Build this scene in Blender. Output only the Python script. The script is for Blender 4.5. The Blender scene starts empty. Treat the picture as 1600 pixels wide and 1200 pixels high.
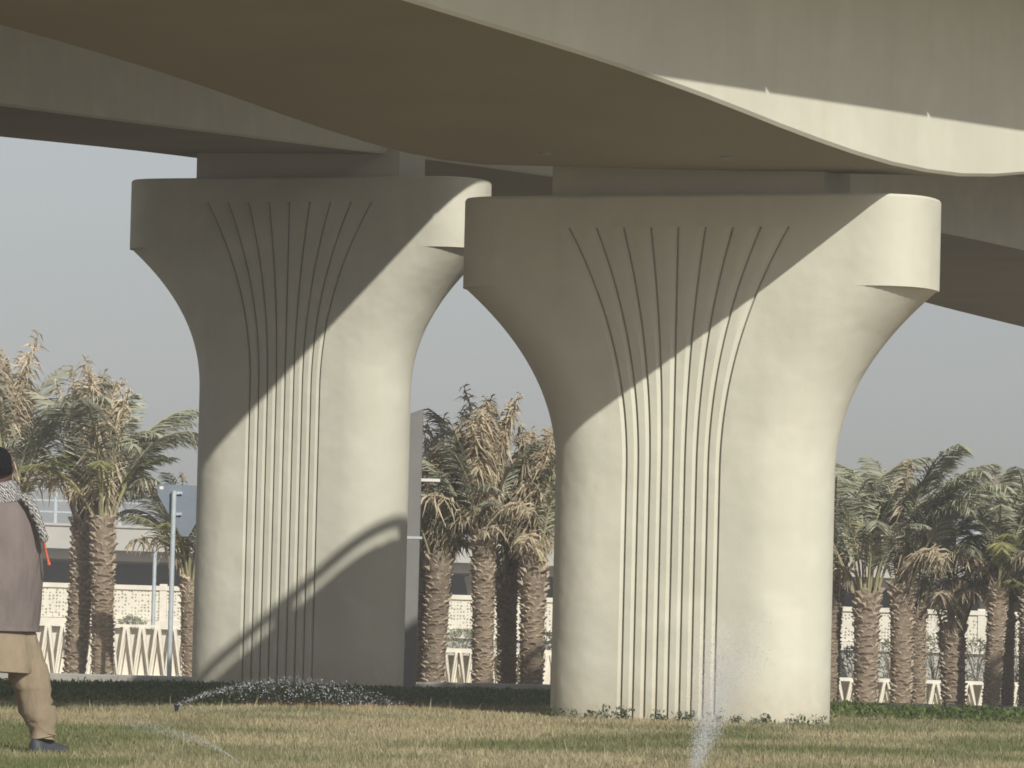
import bpy, bmesh, math, random
import numpy as np
from mathutils import Vector, Matrix, Euler
R = math.radians
sc = bpy.context.scene
COL = sc.collection
random.seed(7); rng = np.random.default_rng(7)

# ------------------------------------------------------------------ camera
FPX = 8130.0                                   # focal length in pixels of the 1600 px wide photograph
CAMZ = 0.63
PITCH = math.atan(405 / FPX); ROLL = R(1.4)
cam_d = bpy.data.cameras.new('camera'); cam = bpy.data.objects.new('camera', cam_d); COL.objects.link(cam)
cam_d.sensor_width = 36.0; cam_d.lens = FPX / 1600 * 36.0
cam_d.clip_start = 0.5; cam_d.clip_end = 6000
RM = Matrix.Rotation(R(90) + PITCH, 3, 'X') @ Matrix.Rotation(ROLL, 3, 'Z')
cam.matrix_world = Matrix.Translation((0, 0, CAMZ)) @ RM.to_4x4()
sc.camera = cam

# ------------------------------------------------------------------ sky and sun
SUN_AZ, SUN_EL = R(24), R(34)                  # azimuth to the right of straight behind the camera
SUN = Vector((math.sin(SUN_AZ) * math.cos(SUN_EL), -math.cos(SUN_AZ) * math.cos(SUN_EL), math.sin(SUN_EL)))
world = bpy.data.worlds.new('World'); sc.world = world; world.use_nodes = True
nt = world.node_tree; nt.nodes.clear()
sky = nt.nodes.new('ShaderNodeTexSky'); sky.sky_type = 'NISHITA'; sky.sun_disc = False
sky.sun_elevation = SUN_EL; sky.sun_rotation = math.atan2(SUN.x, SUN.y)
sky.air_density = 1.0; sky.dust_density = 2.5; sky.ozone_density = 1.0; sky.altitude = 600
hsv = nt.nodes.new('ShaderNodeHueSaturation'); hsv.inputs['Saturation'].default_value = 0.30
bg = nt.nodes.new('ShaderNodeBackground'); bg.inputs['Strength'].default_value = 0.078
out = nt.nodes.new('ShaderNodeOutputWorld')
nt.links.new(sky.outputs[0], hsv.inputs['Color']); nt.links.new(hsv.outputs[0], bg.inputs['Color'])
nt.links.new(bg.outputs[0], out.inputs['Surface'])
sun_d = bpy.data.lights.new('sun', 'SUN'); sun_d.energy = 3.8; sun_d.angle = R(0.53); sun_d.color = (1.0, 0.965, 0.89)
sun = bpy.data.objects.new('sun', sun_d); COL.objects.link(sun)
sun.rotation_euler = SUN.to_track_quat('Z', 'Y').to_euler(); sun.location = (20, -20, 40)

sc.view_settings.view_transform = 'Standard'; sc.view_settings.look = 'None'
sc.view_settings.exposure = 0.18; sc.view_settings.gamma = 1.0; sc.view_settings.use_curve_mapping = False
sc.render.engine = 'CYCLES'
sc.cycles.max_bounces = 8; sc.cycles.diffuse_bounces = 4; sc.cycles.transparent_max_bounces = 8
sc.cycles.use_denoising = True
sc.cycles.pixel_filter_type = 'BLACKMAN_HARRIS'; sc.cycles.filter_width = 1.7

# ------------------------------------------------------------------ helpers
def at(px, py, d):
    """photo pixel -> world point at depth y = d"""
    v = RM @ Vector(((px - 800) / FPX, (600 - py) / FPX, -1.0))
    v = v * (d / v.y)
    return Vector((v.x, v.y, v.z + CAMZ))
def sstep(a, b, x):
    t = np.clip((x - a) / (b - a), 0, 1); return t * t * (3 - 2 * t)
def curve(pts, smooth=1.5):
    """smooth interpolation of (x, y) pairs"""
    xs = np.array([p[0] for p in pts], float); ys = np.array([p[1] for p in pts], float)
    gx = np.arange(xs[0], xs[-1] + 0.05, 0.1); gy = np.interp(gx, xs, ys)
    k = np.exp(-0.5 * (np.arange(-60, 61) * 0.1 / smooth) ** 2); k /= k.sum()
    s0 = (gy[1] - gy[0]); s1 = gy[-1] - gy[-2]
    pad = np.concatenate([gy[0] - s0 * np.arange(60, 0, -1), gy, gy[-1] + s1 * np.arange(1, 61)])
    gs = np.convolve(pad, k, 'valid')
    return lambda x: float(np.interp(x, gx, gs))

GP = ([-50, 20, 30, 42, 48, 60, 66, 72, 92, 120, 3000], [-0.1, -0.1, -0.07, 0.04, 0.06, 0.06, -0.07, -0.22, -0.27, -0.3, -0.3])
def gz(x, y):
    x = np.asarray(x, float); y = np.asarray(y, float)
    return np.interp(y, GP[0], GP[1]) - 0.11 * sstep(2.4, 4.2, x) * sstep(43, 56, y) * (1 - sstep(68, 74, y)) - 0.06 * sstep(-3.6, -5.0, x) * sstep(48, 60, y) * (1 - sstep(70, 90, y))

class MB:
    def __init__(self): self.v = []; self.f = []
    def add(self, vs, fs):
        n = len(self.v); self.v += [tuple(p) for p in vs]; self.f += [tuple(i + n for i in f) for f in fs]; return self
    def box(self, c, s, rz=0, ax=None):
        """box of full size s at c, rotated by rz about z, or spanned by a 3x3 matrix ax"""
        m = ax if ax is not None else Matrix.Rotation(rz, 3, 'Z')
        vs = []
        for dz in (-.5, .5):
            for dx, dy in ((-.5, -.5), (.5, -.5), (.5, .5), (-.5, .5)):
                vs.append(Vector(c) + m @ Vector((dx * s[0], dy * s[1], dz * s[2])))
        return self.add(vs, [(3, 2, 1, 0), (4, 5, 6, 7), (0, 1, 5, 4), (1, 2, 6, 5), (2, 3, 7, 6), (3, 0, 4, 7)])
    def bar(self, a, b, w, t, up=Vector((0, 0, 1))):
        a = Vector(a); b = Vector(b); d = b - a; z = d.normalized()
        x = up.cross(z)
        if x.length < 1e-4: x = Vector((1, 0, 0))
        x.normalize(); y = z.cross(x)
        return self.box((a + b) / 2, (w, t, d.length), ax=Matrix((x, y, z)).transposed())
    def tube(self, pts, rad, n=8, cap=True):
        pts = [Vector(p) for p in pts]; rings = []
        for i, p in enumerate(pts):
            t = (pts[min(i + 1, len(pts) - 1)] - pts[max(i - 1, 0)]).normalized()
            x = t.cross(Vector((0, 0, 1)))
            if x.length < 0.05: x = t.cross(Vector((0, 1, 0)))
            x.normalize(); y = t.cross(x); r = rad[i] if hasattr(rad, '__len__') else rad
            rings.append([p + x * (r * math.cos(2 * math.pi * k / n)) + y * (r * math.sin(2 * math.pi * k / n)) for k in range(n)])
        return self.loft(rings, cap)
    def loft(self, rings, cap=True):
        n = len(rings[0]); vs = [p for r in rings for p in r]; fs = []
        for i in range(len(rings) - 1):
            for k in range(n):
                k2 = (k + 1) % n
                fs.append((i * n + k, i * n + k2, (i + 1) * n + k2, (i + 1) * n + k))
        if cap:
            fs.append(tuple(range(n - 1, -1, -1))); fs.append(tuple((len(rings) - 1) * n + k for k in range(n)))
        return self.add(vs, fs)
    def prism(self, poly, z0, z1):
        n = len(poly); vs = [(p[0], p[1], z0) for p in poly] + [(p[0], p[1], z1) for p in poly]
        fs = [tuple(range(n - 1, -1, -1)), tuple(range(n, 2 * n))] + [(i, (i + 1) % n, n + (i + 1) % n, n + i) for i in range(n)]
        return self.add(vs, fs)
    def mesh(self, name, mats, smooth=None):
        me = bpy.data.meshes.new(name); me.from_pydata(self.v, [], self.f)
        bm = bmesh.new(); bm.from_mesh(me); bmesh.ops.recalc_face_normals(bm, faces=bm.faces); bm.to_mesh(me); bm.free()
        for m in (mats if isinstance(mats, (list, tuple)) else [mats]): me.materials.append(m)
        if smooth is not None:
            me.polygons.foreach_set('use_smooth', [True] * len(me.polygons)); me.set_sharp_from_angle(angle=R(smooth))
        return me
    def build(self, name, mat, parent=None, smooth=None):
        """verts are world coordinates; parented meshes are made relative to their thing's root"""
        if parent is not None:
            o0 = root_loc(parent); self.v = [(p[0] - o0.x, p[1] - o0.y, p[2] - o0.z) for p in self.v]
        return link(name, self.mesh(name, mat, smooth), parent)
def weld(o, ang):
    bm = bmesh.new(); bm.from_mesh(o.data); bmesh.ops.remove_doubles(bm, verts=bm.verts, dist=1e-4); bmesh.ops.recalc_face_normals(bm, faces=bm.faces); bm.to_mesh(o.data); bm.free()
    o.data.polygons.foreach_set('use_smooth', [True] * len(o.data.polygons)); o.data.set_sharp_from_angle(angle=R(ang))
def root_loc(o):
    while o.parent is not None: o = o.parent
    return o.location
def link(name, me, parent=None):
    o = bpy.data.objects.new(name, me); COL.objects.link(o)
    if parent is not None: o.parent = parent
    return o
def tag(o, label, cat, group=None):
    o['label'] = label; o['category'] = cat
    if group: o['group'] = group
    return o
def kind(o, k): o['kind'] = k; return o
def thing(name, loc, label, cat, group=None):
    o = bpy.data.objects.new(name, None); COL.objects.link(o); o.location = loc; o.empty_display_size = 0.2
    return tag(o, label, cat, group)

# ------------------------------------------------------------------ materials
def mat(name, stops, scale=3.0, detail=6.0, rough=0.85, bump=0.0, bscale=40.0, vary=0.0, aniso=None, spec=0.3, dist=0.0):
    """base colour from noise through a ramp, optional bump, optional per-object variation"""
    m = bpy.data.materials.new(name); m.use_nodes = True; n = m.node_tree; N = n.nodes; L = n.links
    b = N['Principled BSDF']; b.inputs['Roughness'].default_value = rough; b.inputs['Specular IOR Level'].default_value = spec
    tc = N.new('ShaderNodeTexCoord'); src = tc.outputs['Object']
    if aniso:
        mp = N.new('ShaderNodeMapping'); mp.inputs['Scale'].default_value = aniso; L.new(src, mp.inputs[0]); src = mp.outputs[0]
    ns = N.new('ShaderNodeTexNoise'); ns.inputs['Scale'].default_value = scale; ns.inputs['Detail'].default_value = detail
    ns.inputs['Distortion'].default_value = dist; L.new(src, ns.inputs['Vector'])
    rp = N.new('ShaderNodeValToRGB'); L.new(ns.outputs['Fac'], rp.inputs['Fac'])
    e = rp.color_ramp.elements
    while len(e) < len(stops): e.new(0.5)
    for k, (p, c) in enumerate(stops): e[k].position = p; e[k].color = (*c, 1)
    colr = rp.outputs['Color']
    if vary:
        oi = N.new('ShaderNodeObjectInfo'); hs = N.new('ShaderNodeHueSaturation')
        mr = N.new('ShaderNodeMapRange'); mr.inputs['To Min'].default_value = 1 - vary; mr.inputs['To Max'].default_value = 1 + vary
        L.new(oi.outputs['Random'], mr.inputs['Value']); L.new(mr.outputs[0], hs.inputs['Value']); L.new(colr, hs.inputs['Color']); colr = hs.outputs[0]
    L.new(colr, b.inputs['Base Color'])
    if bump:
        n2 = N.new('ShaderNodeTexNoise'); n2.inputs['Scale'].default_value = bscale; n2.inputs['Detail'].default_value = 5; L.new(src, n2.inputs['Vector'])
        bp = N.new('ShaderNodeBump'); bp.inputs['Strength'].default_value = bump; bp.inputs['Distance'].default_value = 0.01
        L.new(n2.outputs['Fac'], bp.inputs['Height']); L.new(bp.outputs[0], b.inputs['Normal'])
    return m
def flat(c, d=0.12): return [(0.3, tuple(x * (1 - d) for x in c)), (0.7, tuple(min(1, x * (1 + d)) for x in c))]

CONC = (0.56, 0.55, 0.455)
def concrete(pier=False):
    m = mat('painted_pier_concrete' if pier else 'painted_concrete', flat(CONC, 0.05), scale=0.9, detail=8, rough=0.9, bump=0.12, bscale=55, spec=0.2)
    N = m.node_tree.nodes; L = m.node_tree.links; b = N['Principled BSDF']
    base = b.inputs['Base Color'].links[0].from_socket
    tc = N.new('ShaderNodeTexCoord')
    # vertical weather streaks
    mp = N.new('ShaderNodeMapping'); mp.inputs['Scale'].default_value = (4.0, 4.0, 0.25); L.new(tc.outputs['Object'], mp.inputs[0])
    ns = N.new('ShaderNodeTexNoise'); ns.inputs['Scale'].default_value = 1.6; ns.inputs['Detail'].default_value = 7; L.new(mp.outputs[0], ns.inputs[0])
    mr = N.new('ShaderNodeMapRange'); mr.inputs['From Min'].default_value = 0.48; mr.inputs['From Max'].default_value = 0.75
    mr.inputs['To Min'].default_value = 0.0; mr.inputs['To Max'].default_value = 0.22; L.new(ns.outputs['Fac'], mr.inputs['Value'])
    mx = N.new('ShaderNodeMix'); mx.data_type = 'RGBA'; L.new(mr.outputs[0], mx.inputs[0]); L.new(base, mx.inputs[6]); mx.inputs[7].default_value = (0.50, 0.455, 0.35, 1)
    # pale, patchy repairs
    n2 = N.new('ShaderNodeTexNoise'); n2.inputs['Scale'].default_value = 2.3; n2.inputs['Detail'].default_value = 3; L.new(tc.outputs['Object'], n2.inputs[0])
    m2 = N.new('ShaderNodeMapRange'); m2.inputs['From Min'].default_value = 0.52; m2.inputs['From Max'].default_value = 0.7
    m2.inputs['To Max'].default_value = 0.4; L.new(n2.outputs['Fac'], m2.inputs['Value'])
    mx2 = N.new('ShaderNodeMix'); mx2.data_type = 'RGBA'; L.new(m2.outputs[0], mx2.inputs[0]); L.new(mx.outputs[2], mx2.inputs[6]); mx2.inputs[7].default_value = (0.66, 0.64, 0.54, 1)
    # small pinholes
    vo = N.new('ShaderNodeTexVoronoi'); vo.inputs['Scale'].default_value = 9.0; L.new(tc.outputs['Object'], vo.inputs['Vector'])
    lt = N.new('ShaderNodeMath'); lt.operation = 'LESS_THAN'; lt.inputs[1].default_value = 0.045; L.new(vo.outputs['Distance'], lt.inputs[0])
    ml = N.new('ShaderNodeMath'); ml.operation = 'MULTIPLY'; ml.inputs[1].default_value = 0.3; L.new(lt.outputs[0], ml.inputs[0])
    mx3 = N.new('ShaderNodeMix'); mx3.data_type = 'RGBA'; L.new(ml.outputs[0], mx3.inputs[0]); L.new(mx2.outputs[2], mx3.inputs[6]); mx3.inputs[7].default_value = (0.25, 0.21, 0.15, 1)
    last = mx3.outputs[2]
    if pier:
        sx = N.new('ShaderNodeSeparateXYZ'); L.new(tc.outputs['Object'], sx.inputs[0])
        zr = N.new('ShaderNodeMapRange'); zr.inputs['From Min'].default_value = 0.0; zr.inputs['From Max'].default_value = 0.45; zr.inputs['To Min'].default_value = 1.0; zr.inputs['To Max'].default_value = 0.0; L.new(sx.outputs['Z'], zr.inputs['Value'])
        n5 = N.new('ShaderNodeTexNoise'); n5.inputs['Scale'].default_value = 14; n5.inputs['Detail'].default_value = 8; L.new(tc.outputs['Object'], n5.inputs[0])
        pw = N.new('ShaderNodeMath'); pw.operation = 'MULTIPLY'; L.new(zr.outputs[0], pw.inputs[0]); L.new(n5.outputs['Fac'], pw.inputs[1])
        p2 = N.new('ShaderNodeMath'); p2.operation = 'MULTIPLY'; p2.inputs[1].default_value = 0.75; L.new(pw.outputs[0], p2.inputs[0])
        mx4 = N.new('ShaderNodeMix'); mx4.data_type = 'RGBA'; L.new(p2.outputs[0], mx4.inputs[0]); L.new(last, mx4.inputs[6]); mx4.inputs[7].default_value = (0.36, 0.29, 0.19, 1); last = mx4.outputs[2]
        n6 = N.new('ShaderNodeTexNoise'); n6.inputs['Scale'].default_value = 2.6; n6.inputs['Detail'].default_value = 2; L.new(tc.outputs['Object'], n6.inputs[0])
        b6 = N.new('ShaderNodeBump'); b6.inputs['Strength'].default_value = 0.35; b6.inputs['Distance'].default_value = 0.06; L.new(n6.outputs['Fac'], b6.inputs['Height'])
        old = b.inputs['Normal'].links[0].from_node; L.new(b6.outputs[0], old.inputs['Normal'])
    L.new(last, b.inputs['Base Color'])
    return m
M = {}
M['conc'] = concrete(); M['pier'] = concrete(True)
M['soffit'] = mat('shade_toned_soffit', flat((0.275, 0.25, 0.165), 0.07), scale=0.7, detail=8, bump=0.1)  # deck concrete darkened and browned; underside shade and ground bounce put into the colour
M['kerb'] = mat('kerb_concrete', flat((0.34, 0.33, 0.30), 0.15), scale=2.5, bump=0.3)
M['soil'] = mat('dry_soil', [(0.25, (0.17, 0.125, 0.075)), (0.5, (0.25, 0.19, 0.11)), (0.75, (0.20, 0.17, 0.09))], scale=1.2, detail=9, bump=0.6, bscale=30)
M['cream'] = mat('cream_precast', flat((0.76, 0.715, 0.61), 0.08), scale=4, bump=0.1)
M['farconc'] = mat('far_grey_concrete', flat((0.47, 0.46, 0.42), 0.08), scale=1.2, detail=8)
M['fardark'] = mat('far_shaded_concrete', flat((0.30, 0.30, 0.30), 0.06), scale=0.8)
M['steel'] = mat('galvanised_steel', flat((0.50, 0.56, 0.59), 0.08), scale=12, rough=0.45, spec=0.5)
M['steel'].node_tree.nodes['Principled BSDF'].inputs['Metallic'].default_value = 0.2
M['signback'] = mat('sign_back_aluminium', flat((0.19, 0.225, 0.265), 0.05), scale=6, rough=0.5)
M['white'] = mat('white_paint', flat((0.75, 0.74, 0.70), 0.05), scale=5)
M['grey_panel'] = mat('shade_darkened_grey_paint', flat((0.21, 0.205, 0.195), 0.06), scale=3)  # grey paint darkened so the flyover's shadow is in its colour
M['bark'] = mat('palm_bark', [(0.3, (0.17, 0.125, 0.088)), (0.7, (0.30, 0.24, 0.17))], scale=14, detail=6, bump=0.8, bscale=60, vary=0.15)
M['boot'] = mat('palm_leaf_base', [(0.25, (0.25, 0.19, 0.135)), (0.5, (0.40, 0.33, 0.245)), (0.8, (0.53, 0.455, 0.35))], scale=9, detail=5, bump=0.5, bscale=80, vary=0.15)
M['leaf'] = mat('palm_leaf', [(0.3, (0.29, 0.30, 0.21)), (0.55, (0.43, 0.44, 0.325)), (0.8, (0.56, 0.56, 0.44))], scale=3.5, detail=4, vary=0.3, rough=0.6)
M['leafyel'] = mat('palm_leaf_yellowing', [(0.3, (0.20, 0.22, 0.08)), (0.7, (0.34, 0.32, 0.14))], scale=3.5, detail=4, vary=0.25, rough=0.6)
M['dead'] = mat('dry_palm_leaf', [(0.25, (0.32, 0.26, 0.165)), (0.55, (0.52, 0.44, 0.31)), (0.8, (0.64, 0.56, 0.42))], scale=4.5, detail=4, vary=0.25, rough=0.8)
M['petiole'] = mat('palm_stalk', [(0.3, (0.28, 0.27, 0.14)), (0.7, (0.42, 0.37, 0.22))], scale=2.5, vary=0.15)
M['shrub'] = mat('dusty_shrub_leaf', [(0.3, (0.20, 0.22, 0.14)), (0.7, (0.34, 0.35, 0.25))], scale=5, vary=0.2)

def leafy(m, amount):
    N = m.node_tree.nodes; L = m.node_tree.links; b = N['Principled BSDF']; c = b.inputs['Base Color'].links[0].from_socket
    tr = N.new('ShaderNodeBsdfTranslucent'); L.new(c, tr.inputs['Color']); mx = N.new('ShaderNodeMixShader'); mx.inputs[0].default_value = amount
    L.new(b.outputs[0], mx.inputs[1]); L.new(tr.outputs[0], mx.inputs[2]); L.new(mx.outputs[0], N['Material Output'].inputs['Surface'])
for k_ in ('leaf', 'leafyel', 'dead', 'shrub'): leafy(M[k_], 0.18)
def attr_mat(name, rough=0.8, transl=0.25):
    m = bpy.data.materials.new(name); m.use_nodes = True; N = m.node_tree.nodes; L = m.node_tree.links
    b = N['Principled BSDF']; b.inputs['Roughness'].default_value = rough; b.inputs['Specular IOR Level'].default_value = 0.2
    a = N.new('ShaderNodeVertexColor'); a.layer_name = 'tint'; L.new(a.outputs['Color'], b.inputs['Base Color'])
    tr = N.new('ShaderNodeBsdfTranslucent'); L.new(a.outputs['Color'], tr.inputs['Color'])
    mx = N.new('ShaderNodeMixShader'); mx.inputs[0].default_value = transl
    L.new(b.outputs[0], mx.inputs[1]); L.new(tr.outputs[0], mx.inputs[2]); L.new(mx.outputs[0], N['Material Output'].inputs['Surface'])
    return m
M['grass'] = attr_mat('grass_blades'); M['cover'] = attr_mat('ground_cover_leaves', 0.6)

# ------------------------------------------------------------------ ground and kerb
def ground():
    xs = np.concatenate([[-1700, -800, -200, -60, -25], np.arange(-14, 14.1, 1.0), [25, 60, 200, 800, 1700]])
    ys = np.concatenate([[-280, -200, -40, 0, 10], np.arange(20, 124, 1.5), [130, 200, 400, 900, 1600]])
    X, Y = np.meshgrid(xs, ys); Z = gz(X, Y)
    m = MB(); nx = len(xs)
    m.v = list(zip(X.ravel(), Y.ravel(), Z.ravel()))
    m.f = [(j * nx + i, j * nx + i + 1, (j + 1) * nx + i + 1, (j + 1) * nx + i) for j in range(len(ys) - 1) for i in range(nx - 1)]
    kind(m.build('ground', M['soil'], smooth=60), 'structure')
ground()
kd_ = curve([(-18, 95), (-4.6, 92), (-1.9, 67), (-1.2, 65.0), (1.0, 64.4), (3.6, 70.5), (4.6, 72.5), (9, 71.8), (18, 70)], 0.35)
def kd(x): return np.vectorize(kd_)(x)          # depth of the kerb line at lateral position x
m = MB(); rings = []
for x in np.concatenate([np.linspace(-16, -5, 8), np.linspace(-4.8, 5, 50), np.linspace(5.4, 16, 8)]):
    y = float(kd(x)); z = float(gz(x, y))
    rings.append([(x, y, z - 0.3), (x, y, z + 0.15), (x + 0.01, y + 0.02, z + 0.17), (x + 0.15, y + 0.25, z + 0.17), (x + 0.15, y + 0.25, z - 0.3)])
m.loft(rings)
kind(m.build('kerb', M['kerb']), 'structure')

# ------------------------------------------------------------------ bridge decks
def deck(name, d0, d1, step, Xl, Xr, Zs, Zw, wing, label, panels=None, panel_h=1.0, rail_side=0, rail_h=1.0, post_phase=0.0):
    """box girder with wing slabs and parapet panels, sections at constant depth"""
    ds = np.arange(d0, d1 + step / 2, step)
    mid = (d0 + d1) / 2
    root = thing(name, ((Xl(mid) + Xr(mid)) / 2, mid, Zs(mid)), label, 'bridge')
    g, s = MB(), MB(); gr, sr = [], []
    for d in ds:
        l, r, zs, zw = Xl(d), Xr(d), Zs(d), Zw(d); b = 0.025
        gr.append([(l + b, d, zs), (r - b, d, zs), (r, d, zs + b), (r, d, zw + 0.2), (l, d, zw + 0.2), (l, d, zs + b)])
        sr.append([(l - wing, d, zw + 0.15), (l - 0.1, d, zw + 0.1), (r + 0.1, d, zw + 0.1), (r + wing, d, zw + 0.15), (r + wing, d, zw + 0.36), (l - wing, d, zw + 0.36)])
    # webs and top as one part, the soffit, with shade put into its colour, as another
    for i in range(len(gr) - 1):
        q = list(gr[i]) + list(gr[i + 1])
        g.add(q, [(1, 2, 8, 7), (2, 3, 9, 8), (3, 4, 10, 9), (4, 5, 11, 10), (5, 0, 6, 11)])
    gm = g.build('box_girder', M['conc'], root); weld(gm, 30)
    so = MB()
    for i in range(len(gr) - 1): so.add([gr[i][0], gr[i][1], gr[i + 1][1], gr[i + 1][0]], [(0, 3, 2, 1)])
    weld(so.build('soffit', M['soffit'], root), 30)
    s.loft(sr).build('deck_slab', M['conc'], root, smooth=30)
    p0, pl, gap = panels
    for side in (1, -1):
        k = 0
        while p0 + (k + 1) * pl < d1:
            a, b_ = p0 + k * pl, p0 + (k + 1) * pl - gap; k += 1
            pm = MB(); rg = []; panel_h = rail_h if side == rail_side else 1.0
            for d in np.linspace(a, b_, 5):
                x = (Xr(d) + wing + 0.004) if side > 0 else (Xl(d) - wing - 0.004); zw = Zw(d)
                rg.append([(x, d, zw), (x + side * 0.12, d, zw), (x + side * 0.12, d, zw + 0.5), (x + side * 0.05, d, zw + panel_h), (x - side * 0.06, d, zw + panel_h), (x, d, zw + 0.5)])
            pm.loft(rg).build('parapet_panel', M['conc'], root)
    if rail_side:
        panel_h = rail_h
        for dm in np.arange(d0 + 0.5 + post_phase, d1, 1.35):
            MB().box((Xl(dm) - wing, dm, Zw(dm) + panel_h + 0.08), (0.14, 0.24, 0.22)).build('rail_post', M['steel'], root)
        MB().tube([(Xl(d) - wing, d, Zw(d) + panel_h + 0.20) for d in np.linspace(d0, d1, 40)], 0.065, 8).build('hand_rail', M['steel'], root)
    return root
XrA = lambda d: 3.5 + 0.63 * (d - 41.4)
XlA = lambda d: -0.83 + 0.60 * (d - 40.6)
ZsA = curve([(4, 5.9), (24, 5.45), (31, 5.12), (34.7, 4.90), (36.8, 4.775), (38.07, 4.666), (39.2, 4.53), (40.4, 4.425), (41.4, 4.43), (41.9, 4.475), (42.5, 4.575), (44, 4.8), (50, 5.25), (64, 5.6), (80, 5.7)], 0.35)
ZwA = lambda d: 4.77 + 0.034 * (d - 36.9) + 1.52
deck('flyover', 12, 75, 0.5, XlA, XrA, ZsA, ZwA, 2.05, 'near beige concrete flyover deck with curved underside and sunlit lower edge', panels=(12.6, 2.2, 0.05), rail_side=-1, rail_h=1.87)
for dpx in (852, 1132):
    p = at(dpx, 238, 40.6); q = ZsA(40.6); fl = bpy.data.objects['flyover']
    MB().tube([(p.x, 40.3, ZsA(40.3) - .012), (p.x, 40.3, ZsA(40.3) + .1)], .05, 12).build('drain', M['kerb'], fl)
# the farther flyover, laid out at KB times the first estimate of its distance
KB = 60.0 / 54.6
def kb(pts, z=False): return [(d * KB, (CAMZ + (v - CAMZ) * KB) if z else v * KB) for d, v in pts]
XrB = curve(kb([(30, -9.2), (44.6, -4.39), (54.1, -1.33), (72.2, 5.9), (75.3, 7.4), (95, 16), (112, 24)]), 1.5)
XlB = curve(kb([(30, -13.2), (44, -8.0), (51.8, -5.1), (56.3, -3.36), (75, 2.8), (88, 7.06), (94, 9.3), (112, 16.5)]), 1.5)
ZsB = curve(kb([(30, 4.4), (44.6, 5.13), (51.8, 5.55), (54.6, 5.72), (72.2, 6.5), (80, 6.52), (94, 6.55), (112, 6.6)], True), 1.5)
WB = 3.2
deck('flyover', 34, 120, 1.0, XlB, XrB, ZsB, lambda d: max(7.98 + 0.008 * (d - 60), ZsB(d) + 0.9), WB, 'farther shaded flyover deck behind the near one, carried by the taller left pier', panels=(34.5, 3.0, 0.04))

# ------------------------------------------------------------------ bridge piers
TH = R(20.5)
PU = Vector((math.cos(TH), -math.sin(TH), 0)); PF = Vector((-math.sin(TH), -math.cos(TH), 0))
PR = 0.52
def pier(px, d, base_y, top_z, soffit_z, label, K=1.0):
    c = at(px, base_y, d); zb = float(gz(c.x, d)); zc = top_z - 0.73 * K; zf = zc - 1.50 * K; zg = top_z - 0.26 * K
    root = thing('bridge_pier', (c.x, d, zb), label, 'pier', 'fluted flyover piers')
    zs = list(np.linspace(zb - 0.3, zf, 16)) + list(np.linspace(zf, zc, 30))[1:]
    zs2 = [zc, zc + 0.12, zc + 0.24, zc + 0.36, zg - 0.05, zg - 0.015, zg, zg + 0.01 * K, top_z - 0.02, top_z]
    def outline(z, shrink=0.0, ex=1.0):
        f = min(1, max(0, (z - zf) / (zc - zf))); a = 0.64 + 0.82 * (0.35 * f ** 2 + 0.65 * f ** 2.3)
        fg = min(1, max(0, (z - zf) / (zg - zf))) ** 2.1
        sp = 0.098 + 0.134 * fg; wl = 0.046 + 0.035 * fg; dp = 0.036 * max(0.0, min(1.0, (zg - z) / 0.015)) if z <= zg else 0.0
        r = PR - shrink; q = []
        g0 = -4 * sp - wl; 
        for t in (0, .25, .5, .75): q.append((-a + (g0 + a) * t, r))
        for k in range(9):
            u = (k - 4) * sp + 0.0
            q += [(u - wl, r), (u - wl * 0.5 - .010, r - dp * 0.27), (u - 0.0235, r - dp * 0.55), (u - 0.0225, r - dp), (u - 0.001, r - dp), (u, r), (u + (sp - wl) * 0.5, r)]
        u_last = 4 * sp + (sp - wl) * 0.5
        for t in (.25, .5, .75): q.append((u_last + (a - u_last) * t, r))
        for k in range(21):
            an = math.pi / 2 - math.pi * k / 20; ca, sa = math.cos(an), math.sin(an); q.append((a + r * abs(ca) ** ex, r * math.copysign(abs(sa) ** ex, sa)))
        for t in (.25, .5, .75): q.append((a - 2 * a * t, -r))
        for k in range(20):
            an = -math.pi / 2 - math.pi * k / 20; ca, sa = math.cos(an), math.sin(an); q.append((-a - r * abs(ca) ** ex, r * math.copysign(abs(sa) ** ex, sa)))
        return [(c.x + (PU.x * u + PF.x * v) * K, d + (PU.y * u + PF.y * v) * K, z) for u, v in q]
    s = MB().loft([outline(z) for z in zs], cap=False).build('shaft', M['pier'], root, smooth=28)
    zs2 = sorted(zs2)
    MB().loft([outline(z, 0.012 if z == top_z else 0.0, 0.78) for z in zs2], cap=True).build('pier_cap', M['pier'], root, smooth=28)
    cc = Vector((c.x, d, (top_z + soffit_z) / 2 + 0.1))
    MB().box(cc, (2.30 * K, 0.72 * K, soffit_z - top_z + 0.22), ax=Matrix((PU, -PF, Vector((0, 0, 1)))).transposed()).build('bearing_plinth', M['conc'], root)
    return c
PRD = 42.02
pcR = pier(1079, PRD, 1012, 4.25, 4.50, 'nearer fluted concrete pier on the right with plants round its foot')
DL = 60.0
pcL = pier(466, DL, 997, CAMZ + (5.43 - CAMZ) * KB, CAMZ + (5.74 - CAMZ) * KB, 'taller fluted concrete pier on the left with a railing shadow near its foot', KB)

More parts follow.
